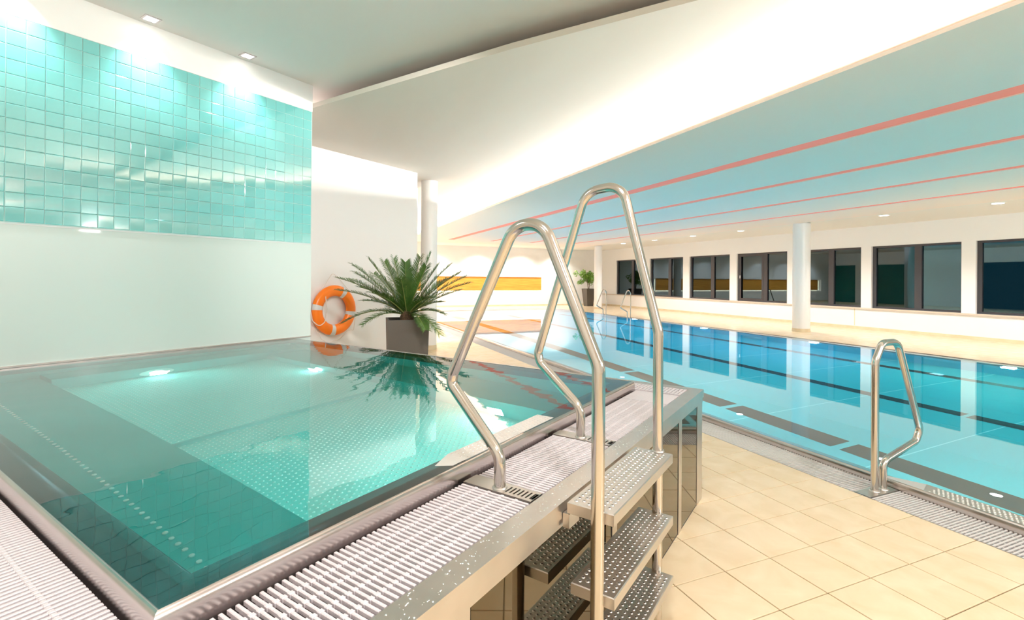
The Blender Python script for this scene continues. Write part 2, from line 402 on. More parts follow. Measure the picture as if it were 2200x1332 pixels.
# white wall with the lifebuoy (block), its return, and hall sides
UB = -6.85
wl = MB(); wl.box(UB-.25, UB, 3.49, 6.92, -.1, 3.60)
Thing('wall_left.001', (UB, 5.2, 0), 't', kind='structure', mb=wl, m=M['white_gloss'])
Thing('wall_left.002', (-8, 7, 0), 't', kind='structure', mb=MB().box(-8.3, -8.0, 6.2, 8.1, -.1, 3.58), m=M['white'])
Thing('wall_far_left', (-4, 17, 0), kind='structure', mb=MB().box(-4.3, -4.02, 9, 25.15, -.1, 3.9), m=M['white'])
for y0, y1, mm in ((9.0, 16.5, M['dark']), (19.3, 22.3, M['tealglass']), (23.3, 25.1, M['tealglass'])):  # unseen panels added for what the right-hand windows mirror
    Thing('wall_far_left.001', (-4, (y0+y1)/2, 0), kind='structure', mb=MB().box(-4.02, -4.0, y0, y1, 0, 2.7), m=mm)
Thing('wall_front', (0, 0, 0), 't', kind='structure', mb=MB().box(-5.3, 6.5, -3.6, -3.4, -.1, 3.9), m=M['white'])
Thing('wall_front.001', (0, -6, 0), kind='structure', mb=MB().box(-14, XW+.3, -6.3, -6, -.1, 3.9), m=M['white'])

# tile wall
UT = -5.17; VE = 3.489; Z1 = 3.76
tw = MB(); tw.box(UB-.2, UT-.012, -3.4, VE, -.1, Z1+.05)
tw.box(UT-.012, UT, -3.4, VE, 3.452, Z1+.05); tw.box(UT-.012, UT, -3.4, VE, -.1, .70)
tilewall = Thing('wall_left', (UT, 2, 0), 't', kind='structure', mb=tw, m=M['white'])
tilewall.part('grout_bed', MB().box(UT-.0125, UT-.006, -3.4, VE-.0, 1.885, 3.452), M['tilegrout'])
P = .1107
tms = []
for k in range(6):
    b = MB(); c = .004; n0 = 0                      # tile in the v-z plane, facing +u
    h = .0538
    b.v = [(-.006, -h, -h), (-.006, h, -h), (-.006, h, h), (-.006, -h, h), (0, -h, -h), (0, h, -h), (0, h, h), (0, -h, h),
           (.0022, -h+c, -h+c), (.0022, h-c, -h+c), (.0022, h-c, h-c), (.0022, -h+c, h-c)]
    b.f = [(8, 9, 10, 11)]+[(q, (q+1) % 4, 4+(q+1) % 4, 4+q) for q in range(4)]+[(4+q, 4+(q+1) % 4, 8+(q+1) % 4, 8+q) for q in range(4)]
    tms.append(mesh('tile', b, M['tileteal'][k]))
rest = MB(); cnt = 0
for j in range(14):
    for i in range(61):
        v = VE-.008-P*(i+.5); z = 3.450-P*(j+.5)
        if v < -3.3: continue
        if 3 <= i < 24 and cnt < 300:
            cnt += 1
            tilewall.inst('tile', random.choice(tms), (UT-.003+random.uniform(0, .0008), v, z), (0, random.gauss(0, .0035), random.gauss(0, .004)))
        else:
            b = .0536; n = len(rest.v); x = UT-.003+random.uniform(0, .0008); a1 = random.gauss(0, .003)*b; a2 = random.gauss(0, .004)*b
            rest.v += [(x-a1-a2, v-b, z-b), (x+a1-a2, v+b, z-b), (x+a1+a2, v+b, z+b), (x-a1+a2, v-b, z+b)]
            rest.v += [(UT-.009, v-b, z-b), (UT-.009, v+b, z-b), (UT-.009, v+b, z+b), (UT-.009, v-b, z+b)]
            rest.f += [(n, n+1, n+2, n+3)]+[(n+4+q, n+4+(q+1) % 4, n+(q+1) % 4, n+q) for q in range(4)]
tilewall.part('tile_field', rest, M['tileteal'][1], kind='stuff')
g = MB(); g.box(UT-.012, UT+.002, -3.4, VE-.002, .70, 1.882)
tilewall.part('glass_panel', g, M['frost'])
tilewall.part('panel_edge', MB().box(UT-.01, UT+.006, -3.4, VE-.002, 1.882, 1.890), M['band'])
Thing('trim_2', (UT, 2, 0), 't', kind='structure', mb=MB().box(UT, UT+.014, -3.3, VE, .806, .818), m=M['steel'])

# ceilings
up = MB(); up.box(-14, 16.6, -6.3, 25.4, Z1+.003, Z1+.15)
Thing('ceiling', (0, 0, 0), kind='structure', mb=up, m=M['ceil'])
lipt = [(-6.85, 3.56), (-5.33, 3.589), (-3.27, 3.612), (-2.43, 3.626), (-.865, 3.729), (1.0, 3.86), (3.4, 4.05)]
lipw = [(T(u, v).x, T(u, v).y) for u, v in lipt]
poly = lipw+[(5.4, lipw[-1][1]), (5.4, 23.2), (5.4, 25.14), (-3.99, 25.14), (-3.99, 9.0)]
Z2 = 3.555
Thing('ceiling.001', (2, 9, Z2), kind='structure', mb=MB().prism(poly, Z2, Z2+.055), m=M['beige'])
# riser closing the slot above the beige ceiling
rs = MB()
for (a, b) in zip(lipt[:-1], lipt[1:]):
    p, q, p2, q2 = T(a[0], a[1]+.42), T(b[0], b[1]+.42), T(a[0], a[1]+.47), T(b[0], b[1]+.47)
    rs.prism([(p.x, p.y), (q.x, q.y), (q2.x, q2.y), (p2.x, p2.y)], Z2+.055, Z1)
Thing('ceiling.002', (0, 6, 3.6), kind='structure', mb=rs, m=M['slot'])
# low ceiling over the pool with its four strips
X3, X4, Z3, YC = 4.03, 13.45, 3.22, 22.9
STR = [(5.70, 5.975), (7.66, 7.875), (9.61, 9.83), (11.66, 11.87)]
lc = MB(); xs = [X3]
for a, b in STR: xs += [a, b]
xs.append(X4)
for k in range(0, len(xs), 2): lc.box(xs[k], xs[k+1], -6, YC, Z3, Z3+.03)
for a, b in STR: lc.box(a, b, 21.0, YC, Z3, Z3+.03)
Thing('ceiling.003', (8, 8, Z3), kind='structure', mb=lc, m=M['lowceil'])
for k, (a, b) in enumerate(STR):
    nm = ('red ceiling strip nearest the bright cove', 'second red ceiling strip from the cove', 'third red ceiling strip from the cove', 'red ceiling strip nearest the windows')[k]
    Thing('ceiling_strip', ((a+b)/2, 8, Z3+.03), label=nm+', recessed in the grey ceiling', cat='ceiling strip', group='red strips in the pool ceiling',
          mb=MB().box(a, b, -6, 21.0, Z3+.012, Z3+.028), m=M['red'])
Thing('ceiling.004', (15, 8, 3.25), kind='structure', mb=MB().box(X4, XW, -6, 25.15, 3.25, 3.4), m=M['soffit'])
Thing('ceiling.005', (5, 24, 3.25), kind='structure', mb=MB().box(5.4, X4, YC, 25.15, 3.25, 3.4), m=M['soffit'])

# columns
def column(x, y, r, zt, lab):
    c = Thing('column', (x, y, 0), label=lab, cat='column', group=None)
    b = MB().lathe(x, y, [(r, .001), (r, zt)], 40); c.part('shaft', b, M['white_gloss'], True)
    c.part('base_band', MB().lathe(x, y, [(r+.006, 0), (r+.006, .10)], 40), M['skirting'], True)
column(13.66, 10.2, .235, 3.23, 'round white column standing on the deck before the fifth window')
column(13.84, 21.6, .205, 3.23, 'far round white column beside the small potted fig tree')
column(2.376, 10.268, .172, Z2, 'round white column behind the palm, at the end of the lifebuoy wall')

# ================================================================== MAIN POOL
pool = Thing('swimming_pool', (PX0, 8, 0), label='long stainless swimming pool with blue lit water and dark lane lines', cat='swimming pool')
PROF = [(-.012, -.05), (-.010, .020), (-.006, .042), (0, .052), (.006, .055), (.016, .052), (.05, .038), (.11, .028), (.118, .02), (.118, -.3)]
pool.part('rim', MB().ring((PX0, PX1, PY0, PY1), PROF), M['rim'], True)
bx0, bx1, by0, by1 = PX0+.118, PX1-.118, PY0+.118, PY1-.118; ZF = .045-1.35
bs = MB(); bs.ring((bx0-.001, bx1+.001, by0-.001, by1+.001), [(0, -.02), (0, ZF)]); pool.part('basin_wall', bs, M['poolwall'])
pool.part('basin_floor', MB().box(bx0, bx1, by0, by1, ZF-.05, ZF), M['poolfloor'])
for a, b in ((5.44, 5.77), (7.90, 8.12), (10.39, 10.61)):
    L = MB(); ys = [-4.5]+([1.9, 2.0, 3.60, 3.70, 5.20, 5.30, 7.6, 7.7] if a < 6 else [3.60, 3.66, 8.8, 8.86])+[19.5]
    for k in range(0, len(ys), 2): L.box(a, b, ys[k], ys[k+1], ZF, ZF+.004)
    pool.part('lane_line', L, M['lane'])
for y in (19.2, 15.3, 11.8, 8.2, 4.6, 1.0):
    pool.part('lamp', MB().box(PX1-.135, PX1-.118, y-.09, y+.09, -.36, -.18), M['lamp'])
for y in (16.5, 11.5, 6.5, 1.5):
    pool.part('lamp', MB().box(PX0+.118, PX0+.135, y-.09, y+.09, -.52, -.34), M['lamp'])  # hidden near-wall lamps, added to light the pool
pool.part('water', MB().quad((PX0+.01, PY0+.01, .0462), (PX1-.01, PY0+.01, .0462), (PX1-.01, PY1-.01, .0462), (PX0+.01, PY1-.01, .0462)), M['poolwater'])
# perforated entry shelf of the pool handrail
pe = MB(); pe.prism([(3.985, -1.0), (4.125, -1.0), (4.125, 2.10), (3.985, 2.05)], .044, .0475)
pool.part('entry_shelf', pe, M['steel'])
pd = MB()
for i in range(5):
    for j in range(110): pd.lathe(4.0+.026*i, 2.02-.027*j-(.0135 if i % 2 else 0), [(.0065, .0474), (.0055, .0492)], 6)
pool.part('shelf_dots', pd, M['nozzle'], kind='stuff')
pool.part('shelf_ramp', MB().prism([(3.985, 2.05), (4.125, 2.10), (4.03, 2.30), (3.985, 2.33)], .040, .0465), M['plate'])
# underwater beams of the pool; the near-wall ones are added and unseen
for y in (19.2, 15.3, 11.8, 8.2): area('underwater_beam', (PX1-.20, y, -.30), (PX1-2.5, y, -.9), .18, .18, 90, (.26, .66, 1))
for y in (4.6, 1.0): area('underwater_beam', (PX1-.20, y, -.30), (PX1-2.5, y, -.9), .18, .18, 42, (.25, 1, .82))
for y in (16.5, 11.5): area('underwater_beam', (PX0+.20, y, -.43), (PX0+2.5, y, -1.0), .18, .18, 58, (.35, .9, 1))
for y in (6.5, 1.5, -3): area('underwater_beam', (PX0+.20, y, -.43), (PX0+2.5, y, -1.0), .18, .18, 62, (.50, 1, .90))

# drain channel and grating along the pool
pool.part('channel', MB().box(GX, PX0-.012, PY0, PY1+.3, -.12, -.09), M['gratedark'])
pool.part('channel', MB().box(PX1+.012, 11.95, PY0, PY1+.3, -.12, -.02), M['gutter'])
gr = Thing('drain_grating', (GX, 2, 0), label='grey slatted drain grating along the near edge of the swimming pool', cat='drain grating')
sm = MB().cbox(0, PX0-.018-GX, 0, .0095, -.018, 0, .0015); slat = mesh('slat', sm, M['gutter'])
pitch = .0215; y = .55; k = 0; far = MB()
while y < 21.3:
    if not (2.175 < y < 2.285):
        if y < 6.0 and k < 262: gr.inst('slat', slat, (GX+.001, y, 0)); k += 1
        else: far.box(GX+.001, PX0-.017, y, y+.0095, -.018, 0)
    y += pitch
y = .55-pitch
while y > -2: far.box(GX+.001, PX0-.017, y, y+.0095, -.018, 0); y -= pitch
gr.part('far_slats', far, M['gutter'], kind='stuff')
for x in (.05, .12, .19, .26): gr.part('rib', MB().box(GX+x, GX+x+.008, -2, 2.175, -.020, -.006).box(GX+x, GX+x+.008, 2.29, 21.3, -.020, -.006), M['gutter'])

# ================================================================== HANDRAILS AT THE POOL
R = .0245
hr = Thing('handrail', (3.80, 2.237, 0), label='single bent steel handrail in front right, bolted beside the pool edge', cat='handrail')
pth = fillet([(3.765, 2.237, .002), (3.765, 2.237, .93), (3.84, 2.237, 1.06), (4.02, 2.237, 1.06), (4.300, 2.237, .38), (4.25, 2.237, .300), (3.858, 2.237, .20), (3.858, 2.237, .002)],
             [0, .12, .07, .09, .08, .06, .08, 0], 7)
hr.part('rail', MB().tube(pth, R, 16), M['tube'], True)
hr.part('base_plate', MB().box(GX+.002, PX0-.02, 2.18, 2.285, -.012, .003), M['steel'])
for x in (3.765, 3.858): hr.part('flange', MB().lathe(x, 2.237, [(R+.010, .003), (R+.006, .010), (R+.001, .012)], 20), M['steel'], True)
fr_ = Thing('handrail', (11.7, 16.5, 0), label='pair of thin steel ladder rails at the far pool edge', cat='handrail')
for yy, sc in ((17.6, .98), (15.9, 1.0)):
    x = 11.66
    p = fillet([(x+.02, yy, .002), (x+.02, yy, .98), (x-.07, yy, 1.10), (x-.16, yy, 1.06), (x-.46, yy, .42), (x-.13, yy, .26), (x-.13, yy, .04)],
               [0, .1, .06, .06, .07, .07, 0], 6)
    fr_.part('rail', MB().tube(p, .022, 10), M['tube'], True)

# ================================================================== HOT TUB
tub = Thing('hot_tub', (-3, 1.8, 0), 't', label='raised stainless hot tub with mirror dark cladding and brimming turquoise water', cat='hot tub')
CR = (-5.155, -1.172, .44, 3.27)
TP = [(-.010, .68), (-.010, .775), (-.008, .790), (-.003, .801), (.003, .8052), (.006, .8035), (.03, .7955), (.07, .787), (.108, .779), (.115, .772), (.115, .60)]
tub.part('rim', MB().ring(CR, TP[:6]), M['rim'], True)
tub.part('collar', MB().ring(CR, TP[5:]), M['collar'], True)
U0, U1, V0, V1 = -5.04, -1.287, .555, 3.155
B1, BV, FN, FF, UL, BB = .295, 1.11, .015, .085, -4.75, 2.72
bs = MB()
bs.quad((U0, V0, B1), (U1, V0, B1), (U1, BV, B1), (U0, BV, B1))                      # front bench
bs.quad((U0, V0, .60), (U0, V0, B1), (U1, V0, B1), (U1, V0, .60)); bs.quad((U1, V0, .60), (U1, V0, B1), (U1, BV, B1), (U1, BV, .60))
bs.quad((U0, V0, .60), (U0, BV, .60), (U0, BV, B1), (U0, V0, B1))
bs.quad((U0, BV, B1), (U1, BV, B1), (U1, BV, FN), (U0, BV, FN))
bs.quad((U1, BV, .6), (U1, BV, FN), (U1, BB, FN), (U1, BB, .6)); bs.quad((UL, BB, B1), (UL, BB, FN), (U1, BB, FN), (U1, BB, B1))
bs.quad((UL, BB, B1), (U1, BB, B1), (U1, V1, B1), (UL, V1, B1)); bs.quad((U1, BB, .6), (U1, BB, B1), (U1, V1, B1), (U1, V1, .6))
bs.quad((U0, V1, .6), (U1, V1, .6), (U1, V1, B1), (U0, V1, B1)); bs.quad((UL, BV, .45), (UL, BV, FN), (UL, V1, FN), (UL, V1, .45))
bs.quad((U0, BV, .45), (UL, BV, .45), (UL, V1, .45), (U0, V1, .45)); bs.quad((U0, BV, .6), (U0, V1, .6), (U0, V1, .45), (U0, BV, .45))
bs.quad((-3.0, BV, FF), (-3.0, BB, FF), (-3.0, BB, FN), (-3.0, BV, FN)); bs.quad((U0, BV, B1), (UL, BV, B1), (UL, BV, .45), (U0, BV, .45))
tub.part('basin', bs, M['basin'])
tub.part('floor_plate', MB().box(-3.0, U1, BV, BB, FN-.02, FN+.001), M['basinpat'])
tub.part('floor_plate', MB().box(UL, -3.0, BV, BB, FF-.02, FF+.001), M['basinpat'])
dm = MB(); dx, dy = .034, .0285; j = 0; v = BV+.03
while v < BB-.02:
    u = UL+.02+(dx/2 if j % 2 else 0)
    while u < U1-.02:
        z = (FN if u > -3.0 else FF)+.001; n = len(dm.v); r = .0085
        dm.v += [(u-r, v, z), (u, v-r, z), (u+r, v, z), (u, v+r, z), (u, v, z+.006)]
        dm.f += [(n, n+1, n+4), (n+1, n+2, n+4), (n+2, n+3, n+4), (n+3, n, n+4)]; u += dx
    v += dy; j += 1
tub.part('floor_dots', dm, M['dots'], kind='stuff')
nzm = mesh('nozzle', MB().lathe(0, 0, [(.010, 0), (.009, .005), (.003, .008)], 10), M['nozzle'], True)
for k in range(66):
    u = -1.62-.050*k
    if u > U0+.05: tub.inst('nozzle', nzm, (u, .765, B1))
def disc(uc, vc, zc, r, nx, mname, rim=False):
    b = MB(); a0 = len(b.v)
    for k in range(24):
        a = 2*math.pi*k/24
        if nx: b.v.append((uc, vc+r*math.cos(a), zc+r*math.sin(a)))
        else: b.v.append((uc+r*math.cos(a), vc, zc+r*math.sin(a)))
    b.f.append(tuple(range(24)) if nx else tuple(reversed(range(24)))); return b
tub.part('lamp_ring', disc(UL+.006, 1.77, .20, .125, True, None), M['steel'])
tub.part('lamp', disc(UL+.010, 1.77, .20, .055, True, None), M['lamp'])
tub.part('lamp', disc(-3.9, BB-.006, .12, .055, False, None), M['lamp'])
wz = .8028
tub.part('water', MB().quad((-5.15, .446, wz), (-1.178, .446, wz), (-1.178, 3.264, wz), (-5.15, 3.264, wz)), M['tubwater'])
for (u, v, z, du, dv, pw) in ((UL+.06, 1.77, .20, 1, 0, 7), (-3.9, BB-.06, .12, 0, -1, 5), (U1-.05, 1.9, .25, -1, 0, 8), (-1.9, BB-.06, .15, 0, -1, 4)):  # beams without a lamp disc are added to light the whole basin
    area('underwater_beam', T(u, v, z), T(u+du, v+dv, z-.12), .12, .12, pw, (.72, 1, .97))
# perforated entry plate inside the rim
ep = MB(); ep.prism([(-1.285, 1.475), (-1.19, 1.475), (-1.19, 2.175), (-1.285, 2.175)], .785, .8040)
ep.quad((-1.285, 1.476, .8036), (-1.245, 1.36, .8030), (-1.19, 1.40, .8038), (-1.19, 1.476, .8040))
tub.part('entry_plate', ep, M['plate'])
hd = MB()
for i in range(4):
    for j in range(27): hd.lathe(-1.272+.0225*i, 1.49+.0255*j+(.0128 if i % 2 else 0), [(.0048, .8038), (.0040, .8049)], 6)
tub.part('entry_plate_holes', hd, M['trimsteel'], kind='stuff')
# platform: edge beam, inner shelf and channels
UO, VO = -.768, 3.55
bm_ = MB(); bm_.box(-.852, UO, -.01, VO, .697, .750); bm_.box(-5.16, -.852, VO-.07, VO, .697, .750); bm_.box(-5.16, UO, -.09, -.01, .697, .75)
tub.part('edge_beam', bm_, M['steel'])
b2 = MB(); b2.box(-.84, UO-.006, -.08, VO-.006, .664, .6965); b2.box(-5.16, -.84, -.084, -.02, .664, .6965); b2.box(-5.16, -.84, VO-.06, VO-.006, .664, .6965); tub.part('lower_trim', b2, M['steel'])
ch = MB(); ch.box(-1.162, -.852, -.01, VO-.07, .66, .685); ch.box(-5.16, -1.162, -.01, .43, .66, .685); ch.box(-5.16, -1.162, 3.28, VO-.07, .66, .685)
tub.part('channel', ch, M['gratedark'])
# cladding panels
pan = [(-.075, .92), (.99, 1.92), (1.99, 2.935), (3.02, 3.39)]
for a, b in pan: tub.part('cladding_panel', MB().box(UO-.03, UO-.010, a, b, .012, .664), M['mirror'])
for a, b in ((.932, .985), (1.932, 1.985), (2.952, 3.018), (3.402, VO-.008)): tub.part('panel_post', MB().box(UO-.04, UO-.008, a, b, 0, .664), M['steel'])
x = UO-.05
while x > -5.1: tub.part('cladding_panel', MB().box(max(x-1.0, -5.16), x-.02, VO-.03, VO-.010, .012, .664), M['mirror']); x -= 1.02
x = UO-.05
while x > -5.1: tub.part('cladding_panel', MB().box(max(x-1.0, -5.16), x-.02, -.078, -.062, .012, .664), M['mirror']); x -= 1.02
tub.part('carcass', MB().box(-.81, -.80, -.06, VO-.04, 0, .66).box(-5.16, -.82, -.06, -.05, 0, .66).box(-5.16, -.82, VO-.05, VO-.04, 0, .66), M['dark'])
tub.part('plinth_strip', MB().box(UO-.028, UO-.012, -.07, VO-.01, 0, .012), M['gratedark'])

# gratings of the tub
def rslat_mesh(L, w, axis):
    b = MB(); w2 = w/2
    def seg(a, c, hw, zt):
        if axis == 'u': b.cbox(a, c, -hw, hw, -.011, zt, .0018)
        else: b.cbox(-hw, hw, a, c, -.011, zt, .0018)
    seg(0, L, w2, 0)
    for p in (.22, .42, .62, .82):
        x = L*p; seg(x-.006, x+.006, w2+.0026, .0012)
    return mesh('slat', b, M['grate'])
SW = .0088
rsl = rslat_mesh(.286, SW, 'u')
def rgrate(v0, v1, lab):
    g = Thing('drain_grating', (-1.0, (v0+v1)/2, .70), 't', label=lab, cat='drain grating')
    n = max(1, round((v1-v0)/.0187)); p = (v1-v0)/n
    for k in range(n): g.inst('slat', rsl, (-1.143, v0+p*(k+.5), .75))
    for x in (.02, .10, .18, .26): g.part('rib', MB().box(-1.150+x, -1.140+x, v0+.002, v1-.002, .722, .7345), M['grate'])
    return g
rgrate(.0, 1.405, 'drain grating in the foreground, before the nearer rail foot beside the tub rim')
rgrate(1.493, 2.085, 'drain grating between the two rail feet on the tub platform')
rgrate(2.172, 2.985, 'drain grating behind the farther rail foot on the tub platform')
gcr = Thing('drain_grating', (-1.0, 3.2, .70), 't', label='white slotted grating at the far right corner of the tub platform', cat='drain grating')
cm = mesh('slat', MB().cbox(-.286, 0, -.0085, .0085, -.016, 0, .0015), M['grate'])
v = 3.002
while v < 3.26: gcr.inst('slat', cm, (-.857, v, .75)); v += .0185
cm2 = mesh('slat', MB().cbox(-.0085, .0085, 0, .19, -.016, 0, .0015), M['grate'])
u = -.868
while u > -1.9: gcr.inst('slat', cm2, (u, 3.285, .75)); u -= .0245
for vv in (3.288, 3.37, 3.455): gcr.part('rib', MB().box(-1.95, -.858, vv, vv+.012, .735, .7503), M['grate'])
fc = MB(); u = -1.97
while u > -5.1: fc.box(u-.0085, u+.0085, 3.285, 3.475, .734, .75); u -= .0245
gcr.part('far_slats', fc, M['grate'], kind='stuff')
lsl = rslat_mesh(.42, .0098, 'v')
def lgrate(u1, u0, lab):
    g = Thing('drain_grating', ((u0+u1)/2, .2, .70), 't', label=lab, cat='drain grating')
    n = round((u1-u0)/.0195); p = (u1-u0)/n
    for k in range(n): g.inst('slat', lsl, (u0+p*(k+.5), .0, .75))
    for x in (.09, .18, .26, .345): g.part('rib', MB().box(u0+.002, u1-.002, x, x+.01, .722, .7345), M['grate'])
lgrate(-1.155, -2.348, 'pinkish drain grating at the lower left corner, outside the tub rim')
lgrate(-2.354, -3.55, 'pinkish drain grating at the left edge, farther along the tub rim')

lgrate(-3.556, -5.14, 'pinkish drain grating by the tiled wall, at the far end of the left tub rim')
# ---------------------------------------------------------------- entry ladder
lad = Thing('entry_ladder', (-.75, 1.78, 0), 't', label='steel entry ladder with two tall bent handrails and dimpled treads', cat='ladder')
RR = .0215
def rail(v, pts, rad): return MB().tube(fillet([(u, v, z) for u, z in pts], rad, 8), RR, 20)
lad.part('handrail', rail(1.445, [(-1.008, .752), (-1.008, .865), (-1.240, 1.095), (-1.232, 1.135), (-.955, 1.690), (-.835, 1.690), (-.630, 1.225), (-.630, .002)],
                    [0, .09, .06, .05, .10, .10, .10, 0]), M['tube'], True)
lad.part('handrail', rail(2.127, [(-1.017, .752), (-1.017, .885), (-1.245, 1.085), (-1.256, 1.130), (-1.000, 1.915), (-.820, 1.935), (-.650, 1.275), (-.648, .002)],
                    [0, .09, .06, .06, .10, .09, .12, 0]), M['tube'], True)
for v, u, z in ((1.445, -1.008, .7515), (2.127, -1.017, .7515), (2.127, -.648, .759)): lad.part('flange', MB().lathe(u, v, [(RR+.006, z), (RR+.004, z+.005), (RR, z+.007)], 24), M['steel'], True)
for v0, v1 in ((1.411, 1.489), (2.091, 2.168)):
    bp = MB(); bp.box(-1.148, -.984, v0, v1, .735, .7512); bp.box(-.984, -.858, v0, v0+.016, .735, .7512); bp.box(-.984, -.858, v1-.016, v1, .735, .7512)
    for k in range(8): bp.box(-.984+.0165*k, -.9745+.0165*k, v0+.016, v1-.016, .735, .7512)
    bp.box(-.868, -.858, v0+.016, v1-.016, .735, .7512); lad.part('base_plate', bp, M['steel'])
dim = MB()
for (zt, ua, ub, va, vb) in ((.757, -.750, -.585, 1.470, 2.130), (.4935, -.735, -.582, 1.470, 2.130), (.240, -.735, -.580, 1.470, 2.130)):
    lad.part('tread', MB().cbox(ua, ub, va, vb, zt-.038, zt, .003), M['steel'])
    i = 0; u = ua+.022
    while u < ub-.012:
        v = va+.024+(.012 if i % 2 else 0)
        while v < vb-.015:
            if math.hypot(u+.648, v-2.127) > .03: dim.lathe(u, v, [(.0078, zt-.0002), (.0058, zt+.0024), (.0040, zt+.0026), (.0034, zt-.0001)], 10, cap=False)
            v += .0245
        u += .0225; i += 1
lad.part('dimples', dim, M['steel'], True, kind='stuff')
hol = MB()
for (zt, ua, ub, va, vb) in ((.757, -.750, -.585, 1.470, 2.130), (.4935, -.735, -.582, 1.470, 2.130), (.240, -.735, -.580, 1.470, 2.130)):
    i = 0; u = ua+.022
    while u < ub-.012:
        v = va+.024+(.012 if i % 2 else 0)
        while v < vb-.015:
            if math.hypot(u+.648, v-2.127) > .03:
                n = len(hol.v)
                for k in range(8): a = math.pi*k/4; hol.v.append((u+.0033*math.cos(a), v+.0033*math.sin(a), zt+.0012))
                hol.f.append(tuple(range(n, n+8)))
            v += .0245
        u += .0225; i += 1
lad.part('dimple_holes', hol, M['dark'], kind='stuff')
lad.part('bracket', MB().box(-.766, -.742, 1.47, 1.545, .668, .716), M['steel'])
lad.part('bracket', MB().box(-.766, -.742, 2.06, 2.125, .668, .716), M['steel'])

# water droplets on the platform edge
dr = MB()
def drop(u, v, z, r):
    n = len(dr.v); k = 7; e = random.uniform(.7, 1.3)
    for q in range(k): a = 2*math.pi*q/k; dr.v.append((u+r*e*math.cos(a), v+r/e*math.sin(a), z))
    for q in range(k): a = 2*math.pi*q/k; dr.v.append((u+r*.6*e*math.cos(a), v+r*.6/e*math.sin(a), z+r*.32))
    dr.v.append((u, v, z+r*.4))
    for q in range(k): j = (q+1) % k; dr.f += [(n+q, n+j, n+k+j, n+k+q), (n+k+q, n+k+j, n+2*k)]
M['drop'] = mat('water_drop', (.9, .93, .95), .02, .6)
for _ in range(330):
    v = random.uniform(.4, 2.6); drop(random.uniform(-.846, -.772), v, .7501, random.choice((.001, .0014, .002, .003)))
tub.part('water_droplets', dr, M['drop'], True, kind='stuff'); dr = MB()
for _ in range(70): drop(random.uniform(-.74, -.60), random.uniform(1.48, 2.08), random.choice((.7571, .4936, .4936)), random.choice((.001, .0015, .002)))
lad.part('water_droplets', dr, M['drop'], True, kind='stuff')

# ================================================================== LIFEBUOY
lb = Thing('lifebuoy', (UB+.08, 5.0, .56), 't', label='orange lifebuoy with pale bands hanging on the white wall', cat='lifebuoy')
cu, cv, cz = UB+.075, 5.0, .972; MR, mr = .318, .088
tb = MB(); NS, NT = 56, 16
for i in range(NS):
    a = 2*math.pi*i/NS
    for j in range(NT):
        b = 2*math.pi*j/NT; r = MR+mr*math.cos(b); tb.v.append((cu+mr*.72*math.sin(b), cv+r*math.cos(a), cz+r*math.sin(a)))
for i in range(NS):
    for j in range(NT): tb.f.append((i*NT+j, i*NT+(j+1) % NT, ((i+1) % NS)*NT+(j+1) % NT, ((i+1) % NS)*NT+j))
lb.part('ring', tb, M['orange'], True)
for a0 in (62, 170, 262, -12):
    b_ = MB(); n = 0
    for i in range(5):
        a = math.radians(a0-6.5+13*i/4)
        for j in range(NT):
            b = 2*math.pi*j/NT; r = MR+(mr+.002)*math.cos(b); b_.v.append((cu+(mr*.72+.002)*math.sin(b), cv+r*math.cos(a), cz+r*math.sin(a)))
    for i in range(4):
        for j in range(NT): b_.f.append((i*NT+j, i*NT+(j+1) % NT, (i+1)*NT+(j+1) % NT, (i+1)*NT+j))
    lb.part('band', b_, M['band'], True)
rp = [(cu, cv-.24, cz+.34), (cu-.03, cv-.10, cz+.50), (cu-.06, cv+.01, cz+.605), (cu-.03, cv+.12, cz+.50), (cu, cv+.27, cz+.32)]
lb.part('rope', MB().tube(fillet(rp, .04, 4), .005, 6), M['rope'], True)
rp = [(cu+.05, cv-.21, cz+.28), (cu+.09, cv-.20, cz+.02), (cu+.09, cv-.24, cz-.17), (cu+.08, cv-.33, cz-.235), (cu+.03, cv-.42, cz-.14), (cu-.02, cv-.41, cz+.0)]
lb.part('rope', MB().tube(fillet(rp, .06, 5), .007, 6), M['rope'], True)
rp = [(cu, cv-.34, cz-.27), (cu-.02, cv-.22, cz-.45), (cu-.02, cv-.10, cz-.52), (cu-.02, cv+.12, cz-.48), (cu, cv+.24, cz-.36), (cu, cv+.34, cz-.34), (cu, cv+.38, cz-.36), (cu+.01, cv+.40, cz-.15)]
lb.part('rope', MB().tube(fillet(rp, .06, 5), .005, 6), M['rope'], True)

# ================================================================== PALM
def ray(px, py): return r2*(px-1100)/FPX-u2*(py-CYPX)/FPX+fwd
def at(px, py, depth): return Vector((0, 0, H))+ray(px, py)*depth
PD = 6.62
pc = at(874, 720, PD+.30); PC = Vector((pc.x, pc.y, 0))
palm = Thing('potted_palm', (PC.x, PC.y, 0), label='large sago palm in a tall dark square planter behind the tub', cat='potted plant')
palm.o.rotation_euler = (0, 0, math.radians(-6))
def ppart(name, mb, m, smooth=False, **k):     # built about the origin
    mb.v = [(x+PC.x, y+PC.y, z) for x, y, z in mb.v]; return palm.part(name, mb, m, smooth, **k)
pt = MB(); PH = .93; a0, a1 = .255, .280
pt.frustum(0, 0, a0, a0, 0, a1, a1, PH); n = len(pt.v); pt.f.pop(1)     # open top
pt.v += [(-a1+.03, -a1+.03, PH), (a1-.03, -a1+.03, PH), (a1-.03, a1-.03, PH), (-a1+.03, a1-.03, PH), (-a1+.04, -a1+.04, PH-.06), (a1-.04, -a1+.04, PH-.06), (a1-.04, a1-.04, PH-.06), (-a1+.04, a1-.04, PH-.06)]
for q in range(4): pt.f += [(4+q, 4+(q+1) % 4, n+(q+1) % 4, n+q), (n+q, n+(q+1) % 4, n+4+(q+1) % 4, n+4+q)]
